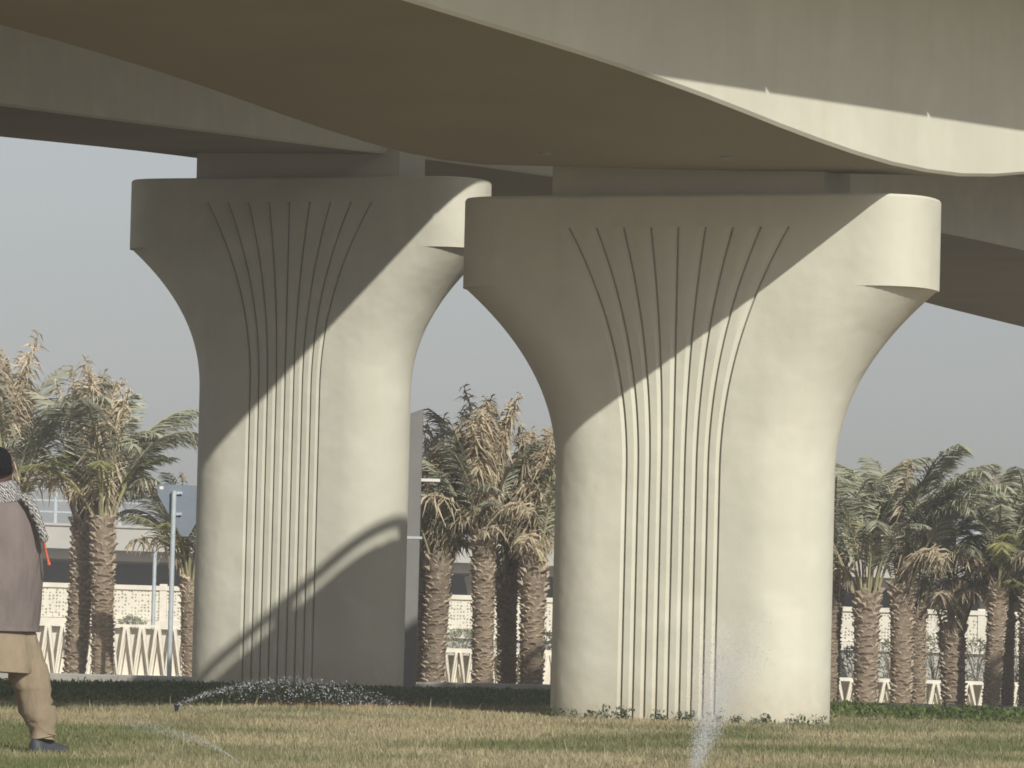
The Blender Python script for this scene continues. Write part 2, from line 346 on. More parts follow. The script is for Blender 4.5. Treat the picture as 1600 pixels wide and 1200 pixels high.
# ------------------------------------------------------------------ far bridge, walls and fences
def far_bridge():
    d = 160.0
    p = at(200, 990, d)
    root = thing('road_bridge', (0, d, 0), 'low grey road bridge with railing in the far background behind the palms', 'bridge')
    yaw = -0.05
    def P(x, y, z): return Vector((x, d + y + x * yaw, z - 0.012 * x))
    def slab(name, y0, y1, z0, z1, m):
        MB().loft([[P(x, y0, z0), P(x, y1, z0), P(x, y1, z1), P(x, y0, z1)] for x in (-45, 45)]).build(name, M[m], root)
    slab('deck_fascia', 0, 0.3, 3.05, 3.75, 'farconc')
    slab('deck_soffit', 0.8, 16, 2.75, 3.2, 'farconc')
    slab('coping', -0.06, 0.4, 3.752, 3.83, 'farconc')
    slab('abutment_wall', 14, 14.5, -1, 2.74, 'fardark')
    for x in np.arange(-40, 41, 8.0):
        m = MB(); b0 = P(x, 3, -1); 
        m.bar(b0, P(x - 0.9, 3, 2.76), 0.45, 0.9); m.bar(b0, P(x + 0.9, 3, 2.76), 0.45, 0.9)
        m.build('support_leg', M['farconc'], root)
    for z in (4.15, 4.5, 4.85):
        MB().loft([[P(x, 0.1, z), P(x, 0.16, z), P(x, 0.16, z + 0.05), P(x, 0.1, z + 0.05)] for x in (-45, 45)]).build('rail', M['steel'], root)
    for x in np.arange(-44, 45, 2.0):
        MB().box(P(x, 0.13, 4.35), (0.09, 0.09, 1.06)).build('rail_post', M['steel'], root)
far_bridge()

def perforated_material():
    m = mat('perforated_screen', flat((0.76, 0.72, 0.60), 0.05), scale=3)
    N = m.node_tree.nodes; L = m.node_tree.links; b = N['Principled BSDF']; base = b.inputs['Base Color'].links[0].from_socket
    tc = N.new('ShaderNodeTexCoord'); vo = N.new('ShaderNodeTexVoronoi'); vo.inputs['Scale'].default_value = 12; vo.inputs['Randomness'].default_value = 0.35
    L.new(tc.outputs['Object'], vo.inputs['Vector'])
    lt = N.new('ShaderNodeMath'); lt.operation = 'LESS_THAN'; lt.inputs[1].default_value = 0.33; L.new(vo.outputs['Distance'], lt.inputs[0])
    mx = N.new('ShaderNodeMix'); mx.data_type = 'RGBA'; L.new(lt.outputs[0], mx.inputs[0]); L.new(base, mx.inputs[6]); mx.inputs[7].default_value = (0.30, 0.28, 0.24, 1)
    L.new(mx.outputs[2], b.inputs['Base Color']); return m
M['perf'] = perforated_material()
def screen_wall():
    d = 132.0
    root = thing('screen_wall', (0, d, -0.3), 'long cream wall of perforated screen panels beyond the low fence', 'wall')
    ks = 1.22; e = 17.0
    def zz(z, x): return CAMZ + (z - CAMZ) * ks - 0.006 * x
    x = -e
    while x < e:
        MB().box((x + 0.85 * ks, d, zz(1.19, x)), (1.54 * ks, 0.10, 0.62 * ks)).build('screen_panel', M['perf'], root)
        MB().box((x, d, zz(1.19, x)), (0.15 * ks, 0.16, 0.90 * ks)).build('post', M['cream'], root); x += 1.70 * ks
    for nm, y0, y1, z0, z1, mm in (('coping', -.1, .1, 1.505, 1.60, 'cream'), ('base_course', -.12, .1, .70, .877, 'cream'), ('foundation', -.02, .2, -.9, .69, 'farconc')):
        MB().loft([[(x, d + y0, zz(z0, x)), (x, d + y1, zz(z0, x)), (x, d + y1, zz(z1, x)), (x, d + y0, zz(z1, x))] for x in (-e, e)]).build(nm, M[mm], root)
screen_wall()

def vee_fence(px0, y0, px1, y1, d, h, period, label):
    """precast fence: rails, posts, and leaning slats that meet in tall triangles"""
    a = at(px0, y0, d); b = at(px1, y1, d); a.y = b.y = d
    root = thing('lattice_fence', (a.x, d, a.z - h), label, 'fence', 'cream lattice fences behind the palms')
    u = (b - a).normalized(); n = int((b - a).length / period)
    MB().bar(a - Vector((0, 0, 0.03)), b - Vector((0, 0, 0.03)), 0.16, 0.06).build('top_rail', M['cream'], root)
    MB().bar(a - Vector((0, 0, h - 0.03)), b - Vector((0, 0, h - 0.03)), 0.12, 0.06).build('bottom_rail', M['cream'], root)
    MB().bar(a + Vector((0, .17, -h / 2 - .02)), b + Vector((0, .17, -h / 2 - .02)), .05, h - .16).build('backing_panel', M['cream'], root)
    def slat_mesh(s):
        m = MB(); hh = h - 0.122; w0, w1 = 0.27 * period, 0.13 * period
        x0, x1 = s * 0.030, s * (period * 0.5)
        vs = []
        for y, e in ((-0.04, 0.012), (0.04, 0.0)):
            vs += [(x0 - w0 / 2 + e, y, 0), (x0 + w0 / 2 - e, y, 0), (x1 + w1 / 2 - e, y, hh), (x1 - w1 / 2 + e, y, hh)]
        m.add(vs, [(0, 1, 2, 3), (7, 6, 5, 4), (0, 4, 5, 1), (1, 5, 6, 2), (2, 6, 7, 3), (3, 7, 4, 0)])
        return m.mesh('slat', M['cream'])
    me = [slat_mesh(1), slat_mesh(-1)]
    gm = MB().add([(-period * 0.24, 0.02, 0), (period * 0.24, 0.02, 0), (0, 0.02, h * 0.5), (-period * 0.24, 0.05, 0), (period * 0.24, 0.05, 0), (0, 0.05, h * 0.5)], [(0, 1, 2), (5, 4, 3), (0, 3, 4, 1), (1, 4, 5, 2), (2, 5, 3, 0)]).mesh('gusset', M['cream'])
    for k in range(n):
        p = a + (b - a) * ((k + 0.5) / n) - Vector((0, 0, h - 0.061))
        for i in range(2):
            o = link('slat', me[i], root); o.location = p - root.location + Vector((0, 0.002 * i, 0))
        for i in range(2):
            o = link('slat', me[i], root); o.location = p - root.location + Vector((0, -.083 + .002 * i, h - .122)) + u * period * .5; o.rotation_euler = (0, math.pi, 0)
        o = link('gusset', gm, root); o.location = p - root.location + u * period * 0.5 + Vector((0, 0.03, 0.0))
    k = 0
    while k * 1.9 < (b - a).length:
        p = a + u * (k * 1.9 + 0.4); k += 1
        MB().box(p - Vector((0, 0.01, h / 2 - 0.005)), (0.14, 0.16, h + 0.01)).build('post', M['cream'], root)
vee_fence(-120, 968, 345, 979, 118, 1.20, 0.35, 'tallest stretch of cream lattice fence at the left behind the sign pole')
vee_fence(600, 1010, 905, 1018, 74, 0.62, 0.205, 'middle stretch of cream lattice fence seen between the two piers')
vee_fence(1230, 1056, 1720, 1070, 89, 0.60, 0.28, 'lowest stretch of cream lattice fence right of the nearer pier')
# pale abutment wedge behind the right palms
pA, pB, pC = at(1285, 1062, 110), at(1326, 1062, 110), at(1300, 985, 110)
m = MB(); m.add([pA, pB, pC + Vector((0.05, 0, 0)), pC - Vector((0.6, 0, -0.05))] + [p + Vector((0, 4, 0)) for p in (pA, pB, pC + Vector((0.05, 0, 0)), pC - Vector((0.6, 0, -0.05)))],
      [(0, 1, 2, 3), (7, 6, 5, 4), (0, 4, 5, 1), (1, 5, 6, 2), (2, 6, 7, 3), (3, 7, 4, 0)])
tag(m.build('abutment', M['farconc']), 'pale sloping concrete abutment just right of the nearer pier', 'abutment')

# ------------------------------------------------------------------ palms
def frond_mesh(name, L, bend, pw, n, leaf, bare, dead, seed, lm):
    rr = random.Random(seed); P = []; T = []; pos = Vector((0, 0, 0)); N = 22
    for i in range(N + 1):
        s = i / N; th = bend * s ** pw; t = Vector((math.sin(th), 0, math.cos(th))); P.append(pos.copy()); T.append(t); pos = pos + t * (L / N)
    m = MB(); rad = [0.022 * (1 - i / N) ** 0.8 + 0.004 for i in range(N + 1)]
    m.tube(P[::2], rad[::2], 5, cap=False); nr = len(m.f)
    def pt(s):
        f = s * N; i = min(N - 1, int(f)); w = f - i; return P[i].lerp(P[i + 1], w), T[i].lerp(T[i + 1], w).normalized()
    Y = Vector((0, 1, 0))
    for side in (-1, 1):
        for k in range(n):
            s = bare + (1 - bare) * (k + rr.random() * 0.7) / n; s = min(s, 0.995)
            p, t = pt(s); nn = t.cross(Y) * -1
            prof = math.sin(math.pi * (0.18 + 0.74 * (s - bare) / (1 - bare))) ** 0.7
            l = leaf * prof * rr.uniform(0.75, 1.1)
            if dead:
                dr = (t * rr.uniform(-0.2, 0.5) + Y * side * rr.uniform(0.15, 0.45) + nn * rr.uniform(-0.3, 0.3)).normalized(); g = rr.uniform(0.55, 1.0); w = rr.uniform(0.018, 0.040)
            else:
                dr = (t * rr.uniform(0.55, 0.85) + Y * side * rr.uniform(0.6, 0.8) + nn * rr.uniform(0.1, 0.35)).normalized(); g = rr.uniform(0.10, 0.45); w = rr.uniform(0.018, 0.028)
            mid = p + dr * l * 0.5 - Vector((0, 0, g * l * 0.18)); tip = p + dr * l - Vector((0, 0, g * l * 0.85))
            wd = dr.cross(Vector((rr.gauss(0, 1), rr.gauss(0, 1), rr.gauss(0, .7)))).normalized() * w * 0.5
            m.add([p - wd * 0.4, p + wd * 0.4, mid - wd, mid + wd, tip], [(0, 1, 3, 2), (2, 3, 4)])
    me = bpy.data.meshes.new(name); me.from_pydata(m.v, [], m.f)
    me.materials.append(M['petiole'] if not dead else M['dead']); me.materials.append(M[lm])
    me.polygons.foreach_set('material_index', [0] * nr + [1] * (len(m.f) - nr)); return me
GREEN = [frond_mesh('frond', 1.95 + 0.12 * (i % 4), R(42 + 14 * i), 1.9 + 0.2 * (i % 3), 66, 0.46, 0.30, False, i, 'leaf') for i in range(6)]
YELLOW = [frond_mesh('frond', 1.6 + 0.1 * i, R(60 + 25 * i), 1.8, 44, 0.40, 0.28, False, 20 + i, 'leafyel') for i in range(3)]
DEAD = [frond_mesh('dry_frond', 1.85 + 0.12 * i, R(6 + 6 * i), 2.2, 85, 0.36, 0.18, True, 40 + i, 'dead') for i in range(4)]
DROOP = [frond_mesh('dry_frond', 1.2 + 0.2 * i, R(110 + 25 * i), 1.4, 56, 0.36, 0.2, True, 60 + i, 'dead') for i in range(3)]
CUT = (0.45, 0.37, 0.25)

def palm(px, base_y, d, wpx, top_y, style, label, group, seed):
    rr = random.Random(seed); d = d * (1.39 if 'left' in group else 0.95 if 'between' in group else 1.27); c = at(px, base_y, d); sc_ = FPX / d; sc0 = FPX / (62.0 if 'right' in group else 70.0)
    h = (base_y - top_y) / sc_; r = wpx / sc_ / 2 * 0.76; lean = (rr.uniform(-.05, .05), rr.uniform(-.03, .03))
    root = thing('date_palm', (c.x, d, c.z), label, 'palm tree', group)
    def cx(z): return Vector((c.x + lean[0] * z, d + lean[1] * z, c.z + z))
    zs = np.linspace(-0.25, h, 9); rads = [r * (0.90 + 0.10 * (max(z, 0) / h) + rr.uniform(-.03, .03)) for z in zs]
    tr = MB().tube([cx(z) for z in zs], rads, 14).build('trunk', M['bark'], root, smooth=50)
    # leaf bases: rows of cut stubs, rougher towards the top
    m = MB(); z = -0.02; row = 0; kk = r / 0.20
    while z < h + 0.02:
        f = max(0, z) / h; rough = max(0, (f - 0.62) / 0.38); nst = 7
        for k in range(nst):
            if rr.random() < 0.05: continue
            an = 2 * math.pi * (k + 0.382 * row + rr.uniform(-.2, .2)) / nst; rad = r * (0.88 + 0.12 * f)
            up = kk * rr.uniform(0.045, 0.075) * (1 + 1.5 * rough * rr.random()); ho = kk * rr.uniform(0.018, 0.046) * (1 + 1.5 * rough * rr.random()); hw = rr.uniform(0.34, 0.52)
            cc = cx(z + kk * rr.uniform(-.02, .02))
            def q(a_, ra_, dz): return cc + Vector((math.cos(a_) * ra_, math.sin(a_) * ra_, dz))
            tw = rr.uniform(-.16, .16); tilt_ = rr.uniform(-.018, .018) * kk
            m.add([q(an - hw, rad - 0.01, tilt_), q(an + hw, rad - 0.01, -tilt_), q(an + hw * .5 + tw, rad + ho, up * .8), q(an - hw * .5 + tw, rad + ho, up * .8 + tilt_), q(an + hw * .7, rad - 0.02, up * 1.15), q(an - hw * .7, rad - 0.02, up * 1.15), q(an + tw, rad + ho * 1.15, up * 1.05)],
                  [(0, 1, 2, 6, 3), (3, 6, 2, 4, 5), (0, 3, 5), (1, 4, 2)])
        z += kk * (0.058 + 0.014 * rr.random()); row += 1
    for k in range(int(16)):        # frayed fibre tips at the head
        an = rr.uniform(0, 2 * math.pi); p = cx(h - rr.uniform(0, .3)) + Vector((math.cos(an) * r, math.sin(an) * r, 0)); l = kk * rr.uniform(.08, .24)
        e = p + Vector((math.cos(an) * l * .45, math.sin(an) * l * .45, l)); w = Vector((-math.sin(an), math.cos(an), 0)) * 0.02
        m.add([p - w, p + w, e], [(0, 1, 2)])
    lb = m.build('leaf_bases', M['boot'], root); kind(lb, 'stuff')
    def put(mesh, tilt, az, zoff=0.0, ro=0.5, s=1.0):
        o = link(mesh.name.split('.')[0], mesh, root); t = cx(h - 0.06 + zoff) - root.location
        o.location = t + Vector((math.cos(az) * r * ro, math.sin(az) * r * ro, 0)); o.rotation_euler = Euler((0, tilt, az)); o.scale = (s, s, s)
    ng, nd, ny, nh, wind, s = style; gr_ = 'right' in group; gm_ = 'between' in group; ng = int(ng * (.62 if gr_ else .74)); nh = int(nh * .55); s *= .93 if gr_ else .90 if gm_ else 1.0; s *= sc0 / sc_
    for k in range(ng):
        az = 2.399 * k + rr.uniform(-.4, .4) + seed
        if rr.random() < wind: az = rr.uniform(-1.0, 0.8)
        f = (k + 0.5) / ng
        put(rr.choice(GREEN[:4]) if f < 0.5 else rr.choice(GREEN[2:]), R(2 + 17 * f + rr.uniform(-3, 6)), az, 0.0, 0.25 + 0.6 * f, s * rr.uniform(0.78, 1.08))
    for k in range(nd):
        az = rr.uniform(0, 6.28); put(rr.choice(DEAD), R(rr.uniform(0.5, 7)), az, 0, 0.3, s * rr.uniform(0.82, 1.1))
    for k in range(ny):
        az = rr.uniform(0, 6.28); put(rr.choice(YELLOW), R(rr.uniform(8, 32)), az, 0, 0.6, s * rr.uniform(0.75, 1.0))
    for k in range(nh):
        az = rr.uniform(0, 6.28); put(rr.choice(DROOP), R(rr.uniform(6, 20)), az, 0, 0.7, s * rr.uniform(0.8, 1.1))
    return root
#        green dead yellow drooping wind scale
SL = (16, 9, 3, 5, 0.25, 1.0); SC = (14, 16, 2, 5, 0.2, 1.0); SR = (24, 2, 2, 3, 0.45, 0.94); SY = (18, 2, 7, 8, 0.3, 0.9)
GL, GM, GR_ = 'palms on the left', 'palms between the piers', 'palms on the right'
palm(12, 1052, 70, 46, 812, (16, 13, 2, 4, .3, 1.1), 'tall date palm with dry upright fronds rising behind the walking person', GL, 1)
palm(116, 1057, 70, 50, 815, (13, 8, 3, 6, .2, .95), 'left one of the twin date palms touching trunks left of the sign pole', GL, 2)
palm(160, 1058, 69.5, 48, 812, (14, 10, 4, 5, .2, .95), 'right one of the twin date palms touching trunks left of the sign pole', GL, 3)
palm(298, 1064, 70.5, 40, 905, (20, 1, 5, 4, .0, .92), 'date palm half hidden behind the left edge of the taller pier', GL, 4)
palm(655, 1072, 70.4, 40, 895, (18, 5, 2, 4, .1, .98), 'shaded date palm against the right edge of the taller pier', GM, 5)
palm(676, 1072, 70, 50, 872, (13, 16, 2, 4, .1, .98), 'date palm with blotched trunk, leftmost lit one between the piers', GM, 6)
palm(754, 1075, 69.6, 47, 838, (10, 24, 1, 4, .2, 1.0), 'straight trunked date palm with dense dry fronds midway between the piers', GM, 7)
palm(792, 1076, 70.2, 42, 905, (14, 5, 1, 3, .3, .95), 'dark shaded date palm squeezed between two lit trunks', GM, 8)
palm(830, 1078, 69.6, 52, 884, (15, 18, 2, 4, .2, 1.02), 'thick date palm standing beside the left edge of the nearer pier', GM, 9)
palm(1296, 1095, 62.4, 40, 915, (24, 0, 1, 3, .2, 1.0), 'date palm mostly hidden by the right edge of the nearer pier', GR_, 10)
palm(1352, 1097, 62, 52, 935, (26, 0, 1, 3, .3, .92), 'stout date palm, first full trunk right of the nearer pier', GR_, 11)
palm(1407, 1099, 62, 47, 916, (28, 1, 1, 3, .55, .95), 'date palm with fronds blown to the right beside a thinner trunk', GR_, 12)
palm(1434, 1100, 62.4, 36, 950, (14, 0, 3, 2, .5, .78), 'slim date palm pressed against the right of a larger trunk', GR_, 13)
palm(1490, 1103, 62.7, 52, 985, (22, 0, 2, 5, .5, .9), 'short date palm with dark shaded trunk among the right palms', GR_, 14)
palm(1548, 1105, 62, 38, 922, (18, 1, 7, 7, .3, .88), 'slender date palm with yellowing fronds near the right border', GR_, 15)
palm(1574, 1106, 62.4, 28, 965, (12, 0, 6, 4, .3, .72), 'thin date palm behind the yellowing one near the right border', GR_, 16)
palm(1606, 1108, 62, 42, 930, (18, 1, 6, 6, .2, .95), 'date palm cut by the right border of the view', GR_, 17)

# ------------------------------------------------------------------ shrubs behind the right fence
def shrub(px, py, d, w, h, n, label, seed):
    rr = np.random.default_rng(seed); c = at(px, py, d)
    root = thing('shrub', (c.x, d, c.z), label, 'shrub', 'dusty shrubs behind the low fence')
    m = MB(); st = MB()
    for k in range(7):
        a = rr.uniform(0, 6.28); q = rr.uniform(.2, .45)
        st.tube([c, c + Vector((math.cos(a) * q * w * .4, math.sin(a) * q * w * .4, h * .5)), c + Vector((math.cos(a) * q * w, math.sin(a) * q * w, h * rr.uniform(.7, .95)))], [.012, .009, .004], 5)
    for k in range(n):
        a = rr.uniform(0, 6.28); q = rr.uniform(0, 1) ** .5; t = rr.uniform(0.05, 1); lum = math.sin(math.pi * min(1, t * .8 + .15))
        p = c + Vector((math.cos(a) * q * w * .5 * lum * rr.uniform(.8, 1.15), math.sin(a) * q * w * .5 * lum, h * t))
        l = rr.uniform(.06, .15); dr = Vector((math.cos(a) * .6 + rr.normal() * .4, math.sin(a) * .6 + rr.normal() * .4, rr.uniform(-.2, 1.1))).normalized(); wv = dr.cross(Vector((rr.normal(), rr.normal(), .3))).normalized() * .012
        m.add([p, p + dr * l * .5 - wv, p + dr * l, p + dr * l * .5 + wv], [(0, 1, 2, 3)])
    st.build('stem', M['bark'], root); kind(m.build('foliage', M['shrub'], root), 'stuff')
shrub(1335, 1062, 92, .8, .58, 380, 'grey green shrub behind the low fence beside the pale abutment', 1)
shrub(1392, 1068, 92, .7, .75, 380, 'grey green shrub in the gap between two right palm trunks', 2)
shrub(1460, 1070, 92, .8, .85, 420, 'leafy shrub left of the short dark palm trunk', 3)
shrub(1525, 1072, 92, .7, .82, 400, 'leafy shrub right of the short dark palm trunk', 4)
shrub(1590, 1074, 92, .9, 1.0, 450, 'bushy shrub at the right border behind the fence', 5)
shrub(722, 1022, 112, 1.6, .5, 900, 'low green shrub between the cream fence and the screen wall', 6)
shrub(850, 1026, 112, 1.1, .5, 600, 'low green shrub beside the left edge of the nearer pier', 7)
shrub(205, 985, 124, .7, .30, 400, 'small dry shrub on the wall ledge left of the sign pole', 8)

# ------------------------------------------------------------------ sign and poles
def sign():
    d = 93.2; b = at(264, 1062, d); t = at(270.5, 768, d)
    root = thing('road_sign', (b.x, d, b.z), 'road sign seen from the back on a galvanised pole, partly hidden by the taller pier', 'sign')
    MB().tube([b - Vector((0, 0, .2)), Vector((b.x, d, t.z))], 0.044, 12).build('pole', M['steel'], root, smooth=40)
    MB().tube([Vector((b.x, d, t.z)), Vector((b.x, d, t.z + .015))], 0.048, 12).build('pole_cap', M['steel'], root)
    def q(px, py): p = at(px, py, d - 0); return (p.x, p.z)
    poly = [q(249, 756), q(318, 759), q(327, 765), q(327, 778), q(294, 838), q(283, 838), q(250, 780), q(246, 772), q(245, 761)]
    m = MB(); n = len(poly); y0, y1 = d + 0.09, d + 0.096
    m.add([(x, y0, z) for x, z in poly] + [(x, y1, z) for x, z in poly], [tuple(range(n)), tuple(range(2 * n - 1, n - 1, -1))] + [(i, (i + 1) % n, n + (i + 1) % n, n + i) for i in range(n)])
    m.build('sign_plate', M['signback'], root)
    for py in (770, 803):
        p = at(270, py, d); br = MB(); br.box((b.x + 0.045, d + 0.066, p.z), (0.19, 0.04, 0.047)); br.build('bracket', M['steel'], root)
        MB().tube([(b.x + .115, d + .03, p.z), (b.x + .115, d + .06, p.z)], 0.016, 8).build('bolt', M['steel'], root)
    p = at(252, 762, d); MB().box((p.x, d + 0.086, p.z), (0.07, 0.004, 0.055)).build('glint_patch', M['white'], root)  # white plate standing in for a light reflection on the sign back
sign()
b = at(239, 975, 121); t = at(241.5, 848, 121)
rt = thing('signpost', (b.x, 121, b.z), 'thin bare galvanised post behind the road sign', 'post')
MB().tube([b - Vector((0, 0, .3)), Vector((b.x, 121, t.z))], 0.045, 10).build('pole', M['steel'], rt, smooth=40)
MB().tube([Vector((b.x, 121, t.z)), Vector((b.x, 121, t.z + .03))], [0.052, .04], 10).build('cap', M['steel'], rt)
# grey column standing behind the taller pier
d = 62.6; b = at(639, 1082, d); t = at(650, 641, d)
rt = thing('grey_column', (b.x, d, b.z), 'slim grey column standing tight behind the right edge of the taller pier', 'column')
hh = t.z - b.z
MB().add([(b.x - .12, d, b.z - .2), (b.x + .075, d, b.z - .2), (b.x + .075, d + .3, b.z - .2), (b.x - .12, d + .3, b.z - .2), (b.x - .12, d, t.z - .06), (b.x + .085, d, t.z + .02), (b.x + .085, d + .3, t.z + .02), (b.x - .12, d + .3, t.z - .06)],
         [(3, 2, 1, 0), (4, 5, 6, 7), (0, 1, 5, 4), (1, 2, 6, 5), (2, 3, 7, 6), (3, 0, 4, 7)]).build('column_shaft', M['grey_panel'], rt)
p = at(672, 750, d); MB().box((p.x - .01, d + .15, p.z), (.26, .22, .035)).build('lamp_arm', M['white'], rt)
MB().box((b.x, d + .15, b.z + 1.86), (.22, .315, .03)).build('joint_band', M['steel'], rt)

# ------------------------------------------------------------------ walking person
def person():
    d = 30.0; X0 = -2.915; z0 = float(gz(X0, d))
    root = thing('person', (X0, d, z0), 'person in black knit cap, mauve jacket and khaki clothes, seen from behind at left', 'person')
    fa = R(118); F = Vector((math.cos(fa), math.sin(fa), 0)); S = Vector((math.sin(fa), -math.cos(fa), 0))   # facing, right-hand side
    O = Vector((X0, d, z0))
    def P(s, f, z): return O + S * s + F * f + Vector((0, 0, z))
    def ring(s, f, z, rs, rf, n=28, tw=0.0, wob=0.0, seed=0):
        q = []
        for k in range(n):
            a = 2 * math.pi * k / n; w = 1 + wob * (math.sin(3 * a + seed) * .5 + math.sin(5 * a + 2.1 * seed) * .35 + math.sin(8 * a + seed * 3.3) * .25)
            q.append(P(s + rs * w * math.cos(a), f + rf * w * math.sin(a), z + tw * math.cos(a)))
        return q
    def fab(n, c, s=4, bs=2.2):
        m = mat(n, flat(c, 0.10), scale=s, detail=3, rough=0.9, bump=0.8, bscale=bs, aniso=(3.0, 3.0, 1.0), spec=0.15)
        for nd in m.node_tree.nodes:
            if nd.type == 'BUMP': nd.inputs['Distance'].default_value = 0.05
        return m
    jk = fab('mauve_jacket_cloth', (0.168, 0.142, 0.132)); kh = fab('khaki_cotton', (0.25, 0.202, 0.137)); bl = fab('black_knit', (0.008, 0.008, 0.010), 60, 30)
    sk = mat('skin', flat((0.085, 0.05, 0.036), .1), scale=8, rough=.6); sh = mat('worn_shoe', flat((0.045, 0.05, 0.06), .2), scale=20, rough=.6)
    org = mat('orange_thread', flat((0.62, 0.12, 0.04), .15), scale=40)
    # body: one continuous skinned figure under the clothes
    J = {}; V = []; E = []; Rr = []
    def j(n, s, f, z, r, parent=None):
        V.append(P(s, f, z) - O); Rr.append(r); J[n] = len(V) - 1
        if parent: E.append((J[parent], J[n]))
    j('pelvis', 0, 0, .90, .12); j('waist', 0, .01, 1.08, .12, 'pelvis'); j('chest', 0, .02, 1.30, .14, 'waist'); j('neckb', 0, .03, 1.46, .065, 'chest'); j('neck', -.01, .05, 1.54, .055, 'neckb')
    j('head1', -.02, .065, 1.61, .078, 'neck'); j('head2', -.02, .06, 1.68, .085, 'head1'); j('nose', -.02, .155, 1.635, .016, 'head1')
    for s, n in ((1, 'r'), (-1, 'l')):
        j('ear' + n, -.02 + s * .088, .055, 1.63, .018, 'head1')
        j('sho' + n, s * .18, .02, 1.40, .055, 'chest'); j('elb' + n, s * .22, .06, 1.12, .042, 'sho' + n); j('wri' + n, s * .15, .28, 1.08, .028, 'elb' + n); j('palm' + n, s * .12, .35, 1.07, .030, 'wri' + n)
        for q in range(4): 
            j(f'f{n}{q}a', s * .11, .40, 1.095 - q * .02, .0095, 'palm' + n); j(f'f{n}{q}b', s * .095, .43 - q * .004, 1.085 - q * .02, .0085, f'f{n}{q}a'); j(f'f{n}{q}c', s * .07, .43 - q * .006, 1.075 - q * .02, .0075, f'f{n}{q}b')
        j(f't{n}a', s * .095, .35, 1.11, .011, 'palm' + n); j(f't{n}b', s * .08, .385, 1.125, .009, f't{n}a')
    # right leg trails towards the camera's right, left leg forward
    j('hipr', .09, 0, .86, .085, 'pelvis'); j('kner', .16, -.05, .48, .058, 'hipr'); j('ankr', .245, -.10, .09, .04, 'kner'); j('toer', .30, -.02, .04, .035, 'ankr')
    j('hipl', -.09, 0, .86, .085, 'pelvis'); j('knel', -.10, .16, .48, .058, 'hipl'); j('ankl', -.12, .22, .09, .04, 'knel'); j('toel', -.13, .36, .04, .035, 'ankl')
    me = bpy.data.meshes.new('body'); me.from_pydata(V, E, []); body = link('body', me, root); me.materials.append(sk)
    md = body.modifiers.new('skin', 'SKIN'); md.use_smooth_shade = True
    for i, sv in enumerate(me.skin_vertices[0].data): sv.radius = (Rr[i], Rr[i]); sv.use_root = (i == 0)
    body.modifiers.new('sub', 'SUBSURF').levels = 1; body.modifiers['sub'].render_levels = 1
    # jacket with sleeves
    jr = [(0, 0, .695, .215, .165), (0, 0, .70, .232, .18), (0, 0, .78, .236, .185), (0, 0, .90, .238, .185), (.0, 0, 1.02, .240, .185), (0, .005, 1.14, .240, .185), (0, .01, 1.24, .232, .18), (-.005, .015, 1.32, .205, .17), (-.01, .02, 1.39, .165, .15), (-.015, .03, 1.45, .12, .12), (-.02, .04, 1.50, .085, .09)]
    jm = MB().loft([ring(a, b_, c, e, g, 40, wob=.055 if 1 < i < 8 else .012, seed=i * .35) for i, (a, b_, c, e, g) in enumerate(jr)])
    jo = jm.build('jacket', jk, root, smooth=60)
    for s in (1, -1):
        MB().tube([P(s * .15, .02, 1.40), P(s * .195, .04, 1.30), P(s * .215, .06, 1.17), P(s * .21, .10, 1.10), P(s * .18, .20, 1.08), P(s * .15, .29, 1.08)], [.07, .078, .07, .068, .058, .05], 16).build('sleeve', jk, jo, smooth=60)
    hem = MB().loft([ring(0, 0, z, .234, .182, 40, wob=.012, seed=.35) for z in (.70, .722)] + [ring(0, 0, .722, .239, .187, 40, wob=.012, seed=.35), ring(0, 0, .70, .239, .187, 40, wob=.012, seed=.35)], cap=False); hem.build('hem', jk, jo, smooth=50)
    # long tunic and trousers
    tn = [(0, 0, .80, .15, .11), (0, 0, .70, .205, .155), (0.0, 0, .62, .240, .19), (.01, 0, .54, .252, .20), (.015, 0, .465, .258, .205), (.015, 0, .460, .25, .198)]
    MB().loft([ring(a, b_, c, e, g, 40, wob=.03 + .01 * i, seed=1.1 + .2 * i, tw=-.01) for i, (a, b_, c, e, g) in enumerate(tn)], cap=False).build('tunic', kh, root, smooth=60)
    for pts, rad in (([(.06, 0, .80), (.115, -.02, .62), (.165, -.05, .46), (.19, -.07, .33), (.225, -.09, .20), (.243, -.10, .115), (.246, -.10, .085)], [.085, .115, .118, .108, .092, .076, .070]),
                     ([(-.06, 0, .80), (-.10, .07, .62), (-.10, .15, .46), (-.11, .18, .33), (-.115, .20, .20), (-.12, .22, .115), (-.12, .22, .085)], [.085, .115, .118, .108, .092, .076, .070])):
        rg = []; T_ = np.linspace(0, len(pts) - 1, 26); ar = np.array(pts); fr = random.Random(len(pts) + int(pts[1][0] * 100))
        for i, t_ in enumerate(T_):
            k_ = min(int(t_), len(pts) - 2); w_ = t_ - k_; s, f, z = ar[k_] * (1 - w_) + ar[k_ + 1] * w_; r_ = rad[k_] * (1 - w_) + rad[k_ + 1] * w_
            fold = 1 + (.05 if i % 2 else -.035) * (0.4 + t_ / len(pts)) + fr.uniform(-.02, .02)
            rg.append(ring(s + fr.uniform(-.006, .006), f, z, r_ * fold, r_ * 1.08 * fold, 30, wob=.05, seed=i * .5 + fr.uniform(-.4, .4), tw=.018 * math.sin(i * .9) + fr.uniform(-.008, .008)))
        MB().loft(rg).build('trouser_leg', kh, root, smooth=75)
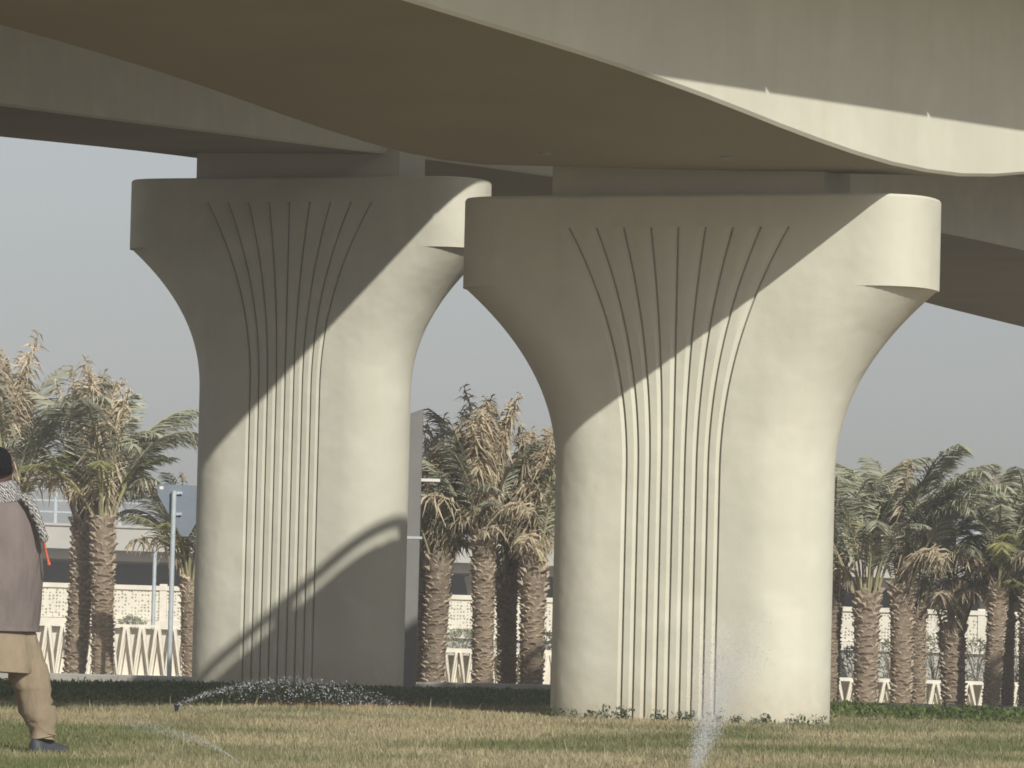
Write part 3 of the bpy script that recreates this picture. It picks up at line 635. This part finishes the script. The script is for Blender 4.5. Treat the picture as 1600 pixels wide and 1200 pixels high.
    # shoes: lofted soles
    for s, f, yaw in ((.235, -.11, R(-72)), (-.12, .20, R(4))):
        dirv = (F * math.cos(yaw) - S * math.sin(yaw)); sd = Vector((dirv.y, -dirv.x, 0)); c0 = P(s, f, 0); rg = []
        for t, hw, h1 in ((-.075, .025, .05), (-.065, .036, .085), (-.02, .042, .105), (.04, .043, .095), (.09, .048, .065), (.14, .048, .05), (.18, .038, .042), (.198, .018, .03)):
            rg.append([c0 + dirv * t + sd * (hw * a) + Vector((0, 0, z)) for a, z in ((-1, .0), (-1.05, .02), (-.9, h1 * .6), (-.45, h1), (.45, h1), (.9, h1 * .6), (1.05, .02), (1, 0))])
        so = MB().loft(rg).build('shoe', sh, root, smooth=60)
        rg = [[c0 + dirv * t + sd * (hw * a) + Vector((0, 0, z)) for a, z in ((-1, -.004), (-1, .016), (1, .016), (1, -.004))] for t, hw in ((-.082, .026), (-.06, .043), (.04, .048), (.12, .054), (.18, .044), (.205, .018))]
        MB().loft(rg).build('sole', bl, so)
    # knit cap with rolled edge
    cp = [(-.04, .055, 1.605, .098, .108), (-.04, .055, 1.615, .104, .114), (-.04, .055, 1.64, .106, .116), (-.04, .055, 1.655, .100, .110), (-.04, .052, 1.69, .097, .106), (-.04, .05, 1.725, .083, .090), (-.04, .048, 1.75, .058, .062), (-.04, .047, 1.762, .026, .028), (-.04, .047, 1.764, .004, .004)]
    MB().loft([ring(*q, 28) for q in cp]).build('knit_cap', bl, root, smooth=60)
    # chequered scarf
    sm = bpy.data.materials.new('chequered_scarf'); sm.use_nodes = True; N = sm.node_tree.nodes; L = sm.node_tree.links
    ck = N.new('ShaderNodeTexWave'); ck.inputs['Scale'].default_value = 26; ck.inputs['Distortion'].default_value = 7; ck.inputs['Detail'].default_value = 2; ck.inputs['Detail Scale'].default_value = 2.5; ck.bands_direction = 'DIAGONAL'
    tc = N.new('ShaderNodeTexCoord'); L.new(tc.outputs['Object'], ck.inputs['Vector'])
    rp = N.new('ShaderNodeValToRGB'); rp.color_ramp.elements[0].position = .35; rp.color_ramp.elements[0].color = (.03, .03, .035, 1); rp.color_ramp.elements[1].position = .6; rp.color_ramp.elements[1].color = (.40, .39, .37, 1)
    L.new(ck.outputs['Fac'], rp.inputs[0]); L.new(rp.outputs[0], N['Principled BSDF'].inputs['Base Color']); N['Principled BSDF'].inputs['Roughness'].default_value = .9
    scf = [(-.015, .03, 1.445, .135, .125), (-.015, .03, 1.44, .138, .130), (-.018, .03, 1.47, .138, .130), (-.02, .035, 1.51, .120, .118), (-.025, .04, 1.545, .105, .108), (-.025, .045, 1.555, .085, .09)]
    so = MB().loft([ring(*q, 30, .02, .04, .5 + i) for i, q in enumerate(scf)], cap=False).build('scarf', sm, root, smooth=60)
    MB().tube([P(.085, -.09, 1.475), P(.12, -.135, 1.42), P(.145, -.165, 1.35), P(.165, -.185, 1.28), P(.178, -.195, 1.235), P(.18, -.198, 1.215)], [.03, .030, .027, .025, .027, .016], 10).build('scarf_tail', sm, so, smooth=60)
    MB().tube([P(.18, -.198, 1.22), P(.188, -.202, 1.17), P(.20, -.204, 1.12), P(.21, -.206, 1.085)], [.005, .005, .006, .011], 7).build('tassel', org, so, smooth=60)
person()

# ------------------------------------------------------------------ lawn, ground cover
def vnoise(x, y, s, seed):
    r_ = np.random.default_rng(seed); g = r_.random((64, 64)); u = x / s; v = y / s
    i = np.floor(u).astype(int); j = np.floor(v).astype(int); fu = u - i; fv = v - j; fu = fu * fu * (3 - 2 * fu); fv = fv * fv * (3 - 2 * fv)
    G_ = lambda a, b: g[a % 64, b % 64]
    return (G_(i, j) * (1 - fu) + G_(i + 1, j) * fu) * (1 - fv) + (G_(i, j + 1) * (1 - fu) + G_(i + 1, j + 1) * fu) * fv
def np_mesh(name, co, faces, tint, material):
    """co (n,3), faces (m,k) equal sized polygons, tint per vertex (n,3)"""
    n, (mf, k) = len(co), faces.shape; me = bpy.data.meshes.new(name)
    me.vertices.add(n); me.vertices.foreach_set('co', co.astype(np.float32).ravel())
    me.loops.add(mf * k); me.loops.foreach_set('vertex_index', faces.astype(np.int32).ravel())
    me.polygons.add(mf); me.polygons.foreach_set('loop_start', (np.arange(mf) * k).astype(np.int32))
    ca = me.color_attributes.new('tint', 'FLOAT_COLOR', 'POINT'); ca.data.foreach_set('color', np.concatenate([tint, np.ones((n, 1))], 1).astype(np.float32).ravel())
    me.update(); me.validate(); me.materials.append(material); return me
def lawn():
    n = 340000; y = 26 + 26 * rng.random(n) ** 1.0; hw = 0.112 * y + 0.4; x = (rng.random(n) * 2 - 1) * hw
    inR = (np.abs((x - pcR.x) * PU.x + (y - PRD) * PU.y) < 1.2) & (np.abs((x - pcR.x) * PF.x + (y - PRD) * PF.y) < .55)
    x, y = x[~inR], y[~inR]; n = len(x); z = gz(x, y)
    n1 = vnoise(x, y * .45, .55, 1); n2 = vnoise(x + 9, y * .4, 1.5, 2); n3 = vnoise(x, y, .12, 3); n4 = vnoise(x + 3, y * .3 + 5, 3.2, 4)
    dry = np.clip(0.39 + (n1 - .5) * 1.25 + (n2 - .5) * 1.35 + (n4 - .5) * .8, 0, 1)
    band = np.exp(-((y - 43.0 - .15 * x) / 3.2) ** 2); near = 1 - sstep(27, 33, y); dry = np.clip(dry + .45 * band - .30 * near, 0, 1)
    far = sstep(46.5, 48.5, y + .4 * n1) * (x < 1.0); dry = dry * (1 - .75 * far)
    green = np.array([.125, .145, .055]); straw = np.array([.355, .31, .19]); olive = np.array([.225, .215, .12]); rust = np.array([.33, .20, .085])
    t = dry + rng.normal(0, .16, n); t = np.clip(t, 0, 1)[:, None]
    c = np.where(t < .5, green + (olive - green) * (t * 2), olive + (straw - olive) * (t * 2 - 1))
    ru = (sstep(.42, .75, n2) * band * .85 * (x < 2.5))[:, None]; c = c * (1 - ru) + rust * ru
    c *= rng.uniform(.85, 1.45, n)[:, None]
    h = rng.uniform(.015, .042, n) * (.6 + .8 * n3) * (1 + .5 * far); tall = rng.random(n) < .004; h[tall] *= 2.6
    w = rng.uniform(.003, .007, n) * (y / 34); a = rng.uniform(0, math.pi, n); la = rng.uniform(0, 2 * math.pi, n); ll = h * rng.uniform(.1, .9, n)
    co = np.empty((n, 3, 3)); co[:, 0] = np.stack([x - np.cos(a) * w, y - np.sin(a) * w, z - .005], 1); co[:, 1] = np.stack([x + np.cos(a) * w, y + np.sin(a) * w, z - .005], 1)
    co[:, 2] = np.stack([x + np.cos(la) * ll, y + np.sin(la) * ll, z + h], 1)
    o = link('lawn_grass', np_mesh('lawn_grass', co.reshape(-1, 3), np.arange(3 * n).reshape(-1, 3), np.repeat(c, 3, 0), M['grass']))
    kind(o, 'stuff'); o['label'] = 'patchy dry lawn grass in front of the piers'
lawn()
def cover():
    n = 260000; x = rng.uniform(-11, 8.5, n); y = 40.5 + 52 * rng.random(n) ** 1.6
    edge = np.interp(x, [-6, -3, -1, .3, 1.5, 3, 6], [40.8, 41.5, 44.5, 46, 44, 42.8, 42.5]) + 2.2 * (vnoise(x, y * 0, .45, 8) - .5) + np.abs(rng.normal(0, 1.2, n))
    keep = (y > edge) & (y < kd(x) - .6) & (np.abs(x) < .112 * y + .5)
    inL = (np.abs((x - pcL.x) * PU.x + (y - DL) * PU.y) < 1.25) & (np.abs((x - pcL.x) * PF.x + (y - DL) * PF.y) < .6); keep &= ~inL
    inRr = (np.abs((x - pcR.x) * PU.x + (y - PRD) * PU.y) < 1.2) & (np.abs((x - pcR.x) * PF.x + (y - PRD) * PF.y) < .55); keep &= ~inRr
    x, y = x[keep], y[keep]
    # a few plants hugging the near pier's foot
    k = 1500; cl = rng.integers(0, 34, k); cu = np.sort(rng.uniform(-1.12, 1.22, 34)); hsz = rng.uniform(.4, 1.0, 34)
    u = cu[cl] + rng.normal(0, .025, k); v = .56 + np.abs(rng.normal(0, .05, k)); vv = np.where(np.abs(u) > .64, np.sqrt(np.clip(.56 ** 2 - (np.abs(u) - .64) ** 2, 0.0, 1)) + v - .56, v)
    xp = pcR.x + PU.x * u + PF.x * vv; yp = PRD + PU.y * u + PF.y * vv
    h = np.concatenate([rng.uniform(0, .11, len(x)) * (.5 + vnoise(x, y, .4, 5)) * (1 - .55 * sstep(47, 58, y)), rng.uniform(0, .12, k) * hsz[cl]])
    x = np.concatenate([x, xp]); y = np.concatenate([y, yp]); n = len(x); z = gz(x, y) + h
    l = rng.uniform(.012, .03, n) * np.where(np.arange(n) < n - k, 1.25, .75); a = rng.uniform(0, 2 * math.pi, n); e = rng.uniform(-.2, 1.2, n)
    dv = np.stack([np.cos(a) * np.cos(e), np.sin(a) * np.cos(e), np.sin(e)], 1) * l[:, None]
    sv = np.stack([-np.sin(a), np.cos(a), rng.normal(0, .3, n)], 1) * (l * .42)[:, None]; p = np.stack([x, y, z], 1)
    co = np.stack([p - dv, p + sv, p + dv, p - sv], 1)
    t = np.clip(vnoise(x, y, .7, 6) + rng.normal(0, .2, n), 0, 1)[:, None]; c = np.array([.055, .095, .025]) * (1 - t) + np.array([.15, .19, .05]) * t
    c[n - k:] = np.array([.09, .12, .05]) * rng.uniform(.7, 1.3, k)[:, None]
    o = link('ground_cover', np_mesh('ground_cover', co.reshape(-1, 3), np.arange(4 * n).reshape(-1, 4), np.repeat(c, 4, 0), M['cover']))
    kind(o, 'stuff'); o['label'] = 'low leafy green ground cover under the flyover and round the nearer pier'
cover()

# ------------------------------------------------------------------ sprinklers and their water
M['water'] = bpy.data.materials.new('water_drops'); M['water'].use_nodes = True
wb = M['water'].node_tree.nodes['Principled BSDF']; wb.inputs['Base Color'].default_value = (.93, .96, 1, 1); wb.inputs['Roughness'].default_value = .15
wb.inputs['Transmission Weight'].default_value = .55; wb.inputs['IOR'].default_value = 1.33; wb.inputs['Specular IOR Level'].default_value = .8
OCT = np.array([(1, 0, 0), (-1, 0, 0), (0, 1, 0), (0, -1, 0), (0, 0, 1), (0, 0, -1)], float)
OF = np.array([(0, 2, 4), (2, 1, 4), (1, 3, 4), (3, 0, 4), (2, 0, 5), (1, 2, 5), (3, 1, 5), (0, 3, 5)])
def drops(label, P, r):
    n = len(P); co = (P[:, None, :] + OCT[None] * r[:, None, None] * rng.uniform(.8, 1.3, (n, 1, 3))).reshape(-1, 3)
    f = (OF[None] + (np.arange(n) * 6)[:, None, None]).reshape(-1, 3); me = np_mesh('water_spray', co, f, np.ones((n * 6, 3)), M['water'])
    o = link('water_spray', me); kind(o, 'stuff'); o['label'] = label
def sprinkler(p, label):
    root = thing('sprinkler', p, label, 'sprinkler', 'pop up lawn sprinklers'); p = Vector(p); bk = M.setdefault('plastic', mat('black_plastic', flat((.02, .02, .022)), rough=.5))
    MB().tube([p - Vector((0, 0, .05)), p + Vector((0, 0, .05))], .016, 10).build('riser', bk, root); MB().tube([p + Vector((0, 0, .05)), p + Vector((0, 0, .07)), p + Vector((0, 0, .085))], [.022, .024, .012], 10).build('nozzle', bk, root)
# 1: low arc in front of the taller pier
d1 = 40.3; s0 = at(276, 1104, d1); s0.z = float(gz(s0.x, s0.y)); sprinkler(s0, 'small black sprinkler head at the left end of the low water arc')
n = 3000; t = rng.random(n) ** .85; fan = rng.normal(0, 1, n); k = 1 - .85 * rng.random(n) ** 2.6 * sstep(.05, .45, t)
Lk = 250 + 115 * rng.random(n) ** .5; px = 276 + Lk * t + fan * 4; apex = 4 * t * (1 - t); top = 1103 - 43 * apex * k * (Lk / 360) * rng.uniform(.9, 1.12, n) + fan * 1.6 * (0.3 + 2.4 * t)
P = np.array([at(a, b_, d1 + .15 * q) for a, b_, q in zip(px, top, fan)]); g_ = gz(P[:, 0], P[:, 1]); ok = P[:, 2] > g_
drops('sparkling low arc of sprinkler water in front of the taller pier', P[ok], (.0011 + .0046 * rng.random(n) ** 6)[ok])
# 2: jet rising in front of the nearer pier
n = 22000; t = rng.random(n) ** .62; sx = rng.normal(0, 1, n); sy = rng.normal(0, 1, n)
px = 1082 + 66 * t + sx * (5 + 25 * t ** 1.2); py = 1208 - 205 * t + sy * (6 + 26 * t); dd = 28.5 + 4 * t
P = np.array([at(a, b_, c) for a, b_, c in zip(px, py, dd)])
drops('bluish jet of sprinkler water rising in front of the nearer pier', P, .0009 + .0022 * rng.random(n) ** 3.5)
s1 = P[np.argmin(P[:, 2])]; sprinkler((float(at(1076, 1230, 26.0).x), 26.0, float(gz(0, 26.0))), 'sprinkler head at the foot of the bluish jet below the nearer pier')
# 3: faint jet crossing the lawn at lower left
n = 2600; t = rng.random(n); sx = rng.normal(0, 1, n)
px = 375 - 190 * t + sx * 3; py = 1203 - 78 * np.sqrt(t) + sx * (2 + 7 * t); P = np.array([at(a, b_, 28.4 + 3 * q) for a, b_, q in zip(px, py, t)])
drops('faint jet of sprinkler water crossing the lawn right of the person', P, rng.uniform(.0006, .0014, n))

# ------------------------------------------------------------------ thin dusty air round the whole place
hz = bpy.data.materials.new('dusty_air'); hz.use_nodes = True; hn = hz.node_tree; hn.nodes.clear()
pv = hn.nodes.new('ShaderNodeVolumePrincipled'); pv.inputs['Color'].default_value = (0.86, 0.88, 0.92, 1); pv.inputs['Density'].default_value = 0.0017; pv.inputs['Anisotropy'].default_value = 0.0
ho = hn.nodes.new('ShaderNodeOutputMaterial'); hn.links.new(pv.outputs[0], ho.inputs['Volume'])
kind(MB().box((0, 700, 6.0), (3600, 2000, 15.0)).build('haze', hz), 'stuff')
